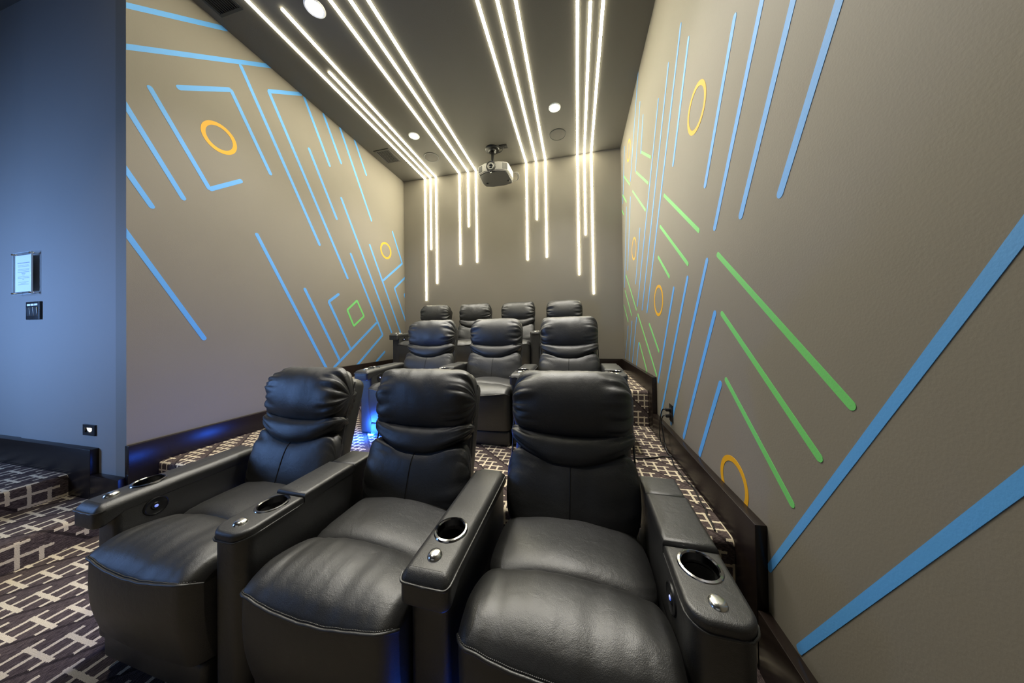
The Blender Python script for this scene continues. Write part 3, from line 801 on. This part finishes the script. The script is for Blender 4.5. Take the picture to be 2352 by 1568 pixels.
def cut_hole(me, x, y, r, z0, z1, mat_name):
    """bake a round cup hole into a mesh with an exact boolean"""
    o = bpy.data.objects.new('cut_body', me); COL.objects.link(o)
    bm = bmesh.new(); bmesh.ops.create_cone(bm, cap_ends=True, segments=40, radius1=r, radius2=r, depth=z1 - z0)
    for v in bm.verts: v.co += Vector((x, y, (z0 + z1) / 2))
    cm = bpy.data.meshes.new('cut_tool'); bm.to_mesh(cm); bm.free()
    c = bpy.data.objects.new('cut_tool', cm); COL.objects.link(c)
    md = o.modifiers.new('hole', 'BOOLEAN'); md.operation = 'DIFFERENCE'; md.object = c; md.solver = 'EXACT'
    dg = bpy.context.evaluated_depsgraph_get(); ev = o.evaluated_get(dg)
    out = bpy.data.meshes.new_from_object(ev); out.name = me.name
    bpy.data.objects.remove(o); bpy.data.objects.remove(c); bpy.data.meshes.remove(cm)
    for p in out.polygons: p.use_smooth = True
    try: out.set_sharp_from_angle(angle=math.radians(45))
    except Exception: pass
    return out

CUPX, CUPY, CUPR, BTNY = 0.0, 0.178, 0.047, 0.068
def subdivide_y(bm, n=10):
    es = [e for e in bm.edges if abs(e.verts[0].co.y - e.verts[1].co.y) > 0.15]
    bmesh.ops.subdivide_edges(bm, edges=es, cuts=n, use_grid_fill=True)

def pad_arm(side):
    """flat-topped arm whose padded cap overhangs at the front and on one side (side = +1: overhang towards +x)"""
    a, b = (-0.0795, 0.054) if side > 0 else (-0.054, 0.0795)
    bm = bmesh.new(); add_box(bm, a, b, 0.048, 0.665, 0.0, 0.585, 0.024, 4); subdivide_y(bm)
    for v in bm.verts:
        if v.co.z > 0.3: v.co.z += zt(v.co.y) - 0.613
    body = cut_hole(bm_mesh('arm_body', bm, LEATHER, True, 60), CUPX, CUPY, CUPR, 0.48, 0.75, 'x')
    bm = bmesh.new(); add_box(bm, -0.081, 0.081, -0.004, 0.60, 0.512, 0.600, 0.0)
    ve = [e for e in bm.edges if abs(e.verts[0].co.z - e.verts[1].co.z) > 0.05 and e.verts[0].co.y < 0.1]
    bmesh.ops.bevel(bm, geom=ve, offset=0.026, segments=6, affect='EDGES', profile=0.5)
    top = [e for e in bm.edges if min(e.verts[0].co.z, e.verts[1].co.z) > 0.599]
    bmesh.ops.bevel(bm, geom=top, offset=0.030, segments=7, affect='EDGES', profile=0.46)
    bot = [e for e in bm.edges if max(e.verts[0].co.z, e.verts[1].co.z) < 0.513]
    bmesh.ops.bevel(bm, geom=bot, offset=0.008, segments=3, affect='EDGES', profile=0.5)
    subdivide_y(bm)
    for v in bm.verts:
        if v.co.z < 0.54 and v.co.y > 0.055:           # behind the front block the cap is thinner
            v.co.z += 0.026 * min(1.0, (v.co.y - 0.055) / 0.02)
    drop_to_top(bm, 0.600)
    for v in bm.verts:
        if v.co.z > zt(v.co.y) - 0.03:
            v.co.z += 0.003 * (1 - (v.co.x / 0.08) ** 2) + 0.0015 * noise.noise(Vector((v.co.x * 12, v.co.y * 9, 3)))
    pad = cut_hole(bm_mesh('arm_pad', bm, LEATHER, True, 60), CUPX, CUPY, CUPR, 0.50, 0.75, 'x')
    o = 0.0225
    arc = [(-0.0812, 0.024), (-0.078, 0.008), (-0.068, -0.003), (-0.045, -0.0055), (0, -0.006), (0.045, -0.0055), (0.068, -0.003), (0.078, 0.008), (0.0812, 0.024)]
    ys = [0.06, 0.2, 0.35, 0.5, 0.59]
    edge = (lambda x: [(x, y, zt(y) - o) for y in ys])
    pts = [(x, y, zt(max(y, 0)) - o) for x, y in arc]
    pts = list(reversed(edge(-0.0812))) + pts if side < 0 else pts + edge(0.0812)
    pip = tube('arm_piping', smooth_path(pts, 4), 0.0036, LEATHER, 6)
    p2 = smooth_path([(x * 0.90, y + 0.010, zt(0.0) - 0.0115 + 0.004 * (1 - abs(x) / 0.08)) for x, y in arc], 3)
    return body, pad, pip

def console_arm():
    bm = bmesh.new(); add_box(bm, -0.0775, 0.0775, 0.022, 0.665, 0.0, 0.575, 0.0)
    ve = [e for e in bm.edges if abs(e.verts[0].co.z - e.verts[1].co.z) > 0.3 and e.verts[0].co.y < 0.1]
    bmesh.ops.bevel(bm, geom=ve, offset=0.050, segments=8, affect='EDGES', profile=0.5)
    drop = [v for v in bm.verts if v.co.z > 0.5]
    for v in drop: v.co.z = zt(v.co.y) - 0.024
    body = bm_mesh('arm_body', bm, LEATHER, True, 50)
    def cap(name, y0, y1, zoff, rnd, th, half=0.0785, r=0.012):
        bm = bmesh.new(); add_box(bm, -half, half, y0, y1, 0.60 - th, 0.60)
        if rnd:
            ve = [e for e in bm.edges if abs(e.verts[0].co.z - e.verts[1].co.z) > th * .8 and e.verts[0].co.y < y0 + 0.02]
            bmesh.ops.bevel(bm, geom=ve, offset=0.052, segments=8, affect='EDGES', profile=0.5)
        es = [e for e in bm.edges if len(e.link_faces) == 2]
        top = [e for e in bm.edges if min(e.verts[0].co.z, e.verts[1].co.z) > 0.60 - 1e-4]
        bmesh.ops.bevel(bm, geom=top, offset=r, segments=5, affect='EDGES', profile=0.5)
        subdivide_y(bm, 6)
        for v in bm.verts: v.co.z += zt(v.co.y) - 0.60 + zoff
        return bm_mesh(name, bm, LEATHER, True, 45)
    plate = cut_hole(cap('console_top', 0.016, 0.246, 0.002, True, 0.03), CUPX, CUPY, CUPR, 0.50, 0.75, 'x')
    body = cut_hole(body, CUPX, CUPY, CUPR, 0.48, 0.75, 'x')
    lid = cap('console_lid', 0.250, 0.515, 0.012, False, 0.042, 0.0795, 0.016)
    rear = cap('arm_rear', 0.520, 0.665, 0.006, False, 0.036, 0.0785, 0.018)
    pts = []
    for k in range(13):
        a = PI + PI * k / 12; pts.append((0.0 + 0.029 * (1 if math.cos(a) > 0 else -1) + 0.051 * math.cos(a), 0.067 + 0.053 * math.sin(a), 0))
    front = [(x, y, zt(y) - 0.026) for x, y, _ in pts]
    path = [(-0.0795, 0.24, zt(0.24) - 0.026), (-0.0795, 0.15, zt(0.15) - 0.026)] + front + [(0.0795, 0.15, zt(0.15) - 0.026), (0.0795, 0.24, zt(0.24) - 0.026)]
    return body, plate, lid, rear, tube('arm_piping', smooth_path(path, 3), 0.0032, LEATHER, 6)

MESH['pad', 1] = pad_arm(1); MESH['pad', -1] = pad_arm(-1); MESH['console'] = console_arm()
CZ_ = zt(CUPY) + 0.004
MESH['cup_ring'] = lathe('cup_ring', [(0.0455, -0.02), (0.0465, 0.002), (0.050, 0.0055), (0.056, 0.004), (0.0585, 0.0), (0.058, -0.004)], DARKCHROME, 48)
MESH['cup_well'] = lathe('cup_well', [(0.0, -0.085), (0.040, -0.085), (0.0462, -0.075), (0.0466, 0.0)], BLACKMATT, 40)
MESH['button'] = lathe('button', [(0.0, 0.0115), (0.010, 0.011), (0.017, 0.0085), (0.021, 0.004), (0.0235, -0.001), (0.0235, -0.006)], BRUSHED, 36)
MESH['dial'] = lathe('dial', [(0.0, 0.006), (0.014, 0.007), (0.017, 0.003), (0.030, 0.004), (0.036, 0.008), (0.040, 0.006), (0.042, 0.0)], BLACK, 36, 'x')
MESH['dial_light'] = lathe('dial_light', [(0.0, 0.009), (0.006, 0.0085), (0.007, 0.006)], emit('dial_blue', (0.02, 0.15, 1.0), 0.6), 16, 'x')
MESH['blue_strip'] = rbox('blue_strip', -0.028, 0.028, -0.004, 0.004, -0.004, 0.004, 0.0, BLUELED, 1)

GROUPS = {0: 'recliners of the front row', 1: 'recliners of the middle row', 2: 'recliners of the back row'}
def put(name, key, root, loc=(0, 0, 0), rot=None):
    me = MESH[key] if not isinstance(key, bpy.types.Mesh) else key
    return link(name, me, root, loc, rot)

def add_arm(root, x, kind, lift, dial=0):
    if kind == 'console':
        body, plate, lid, rear, pip = MESH['console']
        b = link('arm_body', body, root, (x, 0, lift))
        a = link('console_top', plate, root, (x, 0, lift))
        link('console_lid', lid, root, (x, 0, lift)); link('arm_rear', rear, root, (x, 0, lift))
    else:
        body, pad, pip = MESH['pad', kind]
        b = link('arm_body', body, root, (x, 0, lift))
        a = link('arm_pad', pad, root, (x, 0, lift))
    link('arm_piping', pip, a)
    tilt = (math.radians(3.0), 0, 0)
    zo = 0.004 if kind != 'console' else 0.002
    c = link('cup_ring', MESH['cup_ring'], root, (x + CUPX, CUPY, zt(CUPY) + zo + lift), tilt)
    link('cup_well', MESH['cup_well'], c)
    link('button', MESH['button'], root, (x, BTNY, zt(BTNY) + zo + lift), (math.radians(6), 0, 0))
    if dial:
        xx = 0.056 if (kind == -1 or kind == 1) and dial * kind > 0 and kind != 'console' else 0.0775
        xx = 0.078 if kind != 'console' and dial != kind else xx
        dl = link('power_dial', MESH['dial'], root, (x + dial * 0.0765, 0.165, 0.525 + lift), (0, 0, 0 if dial > 0 else PI))
        link('dial_light', MESH['dial_light'], dl)

def recliner(row, x, y, zfloor, label, left=None, right='console', var=0, lift=0.0, hw=0.385, dl=0, dr=0, glow=(), rot=0.0, sx_=1.0):
    r = thing('recliner', label, 'recliner', (x, y, zfloor), GROUPS[row])
    r.rotation_euler = (0, 0, rot); r.scale = (sx_, 1, 1)
    L = (0, 0, lift)
    put('back_shell', 'back_shell', r, L)
    put('head_pillow', ('head_pillow', var), r, L)
    put('neck_roll', ('neck_roll', var), r, L)
    lc = put('lumbar_cushion', ('lumbar_cushion', var), r, L)
    put('centre_seam', ('centre_seam', var), lc)
    for sx in (-1, 1): put('side_piping', ('side_piping', sx), r, L)
    put('seat_cushion', 'seat_cushion', r, L)
    fp = put('footrest_pad', 'footrest_pad', r, L); put('stitching', 'stitching', fp)
    put('seam_piping', 'seam_piping', fp)
    put('front_panel', 'front_panel', r, L)
    put('kick_panel', 'kick_panel', r, L)
    put('seat_box', 'seat_box', r, L)
    if lift > 0: put('plinth', 'plinth', r, L)
    if left is not None: add_arm(r, -hw, left, lift, dl)
    if right is not None: add_arm(r, hw, right, lift, dr)
    for gx, gy, gz, gp, gd in glow:
        st_ = put('blue_strip', 'blue_strip', r, (gx, gy, gz))
        d = bpy.data.lights.new('blue_lamp', 'POINT'); d.energy = gp; d.color = (0.02, 0.14, 1.0); d.shadow_soft_size = 0.09
        o = bpy.data.objects.new('blue_lamp', d); COL.objects.link(o); o.parent = st_; o.location = gd
    return r

Y1, Y2, Y3 = 0.745, 2.235, 3.785
A_L, A_R = -1, 1
ROT = math.radians(-1.0); STAG = math.tan(math.radians(1.15))
def y1(x): return Y1 + STAG * (x - 0.15)
recliner(0, -1.622, y1(-1.592), Z0, 'black leather recliner at the left end of the front row, beside the carpeted steps', A_L, 'console', 1, 0.05, 0.392, 1, 0, ((-0.480, 0.672, 0.36, 8.0, (-0.07, 0.0, 0.02)),), ROT)
recliner(0, -0.836, y1(-0.814), Z0, 'black leather recliner in the middle of the front row', None, A_R, 0, 0.05, 0.392, 0, 0, (), ROT)
recliner(0, -0.052, y1(-0.038), Z0, 'black leather recliner at the right end of the front row, closest to the camera', None, 'console', 2, 0.05, 0.385, 0, -1, ((-0.33, 0.035, 0.02, 0.5, (0.0, -0.01, 0.03)),), ROT)
recliner(1, -1.632, Y2, Z1, 'black leather recliner at the left end of the middle row, above the blue floor glow', A_L, 'console', 1, 0, 0.385, 1, 0, ((-0.285, 0.006, 0.012, 22.0, (-0.03, -0.06, 0.05)),))
recliner(1, -0.862, Y2, Z1, 'black leather recliner in the middle of the middle row', None, A_R, 2, 0, 0.385)
recliner(1, -0.086, Y2, Z1, 'black leather recliner at the right end of the middle row', None, 'console', 0, 0, 0.385)
for k, (lab, l_, r_, vr) in enumerate((('black leather recliner at the far left of the back row', A_L, 'console', 2), ('black leather recliner second from left in the back row', None, 'console', 0), ('black leather recliner third from left in the back row', None, 'console', 1), ('black leather recliner at the far right of the back row', None, A_R, 2))):
    recliner(2, -2.435 + 0.7465 * k, Y3, Z2 - 0.0, lab, l_, r_, vr, 0, 0.385, 1 if k == 0 else 0, 0, (), 0.0, 0.968)
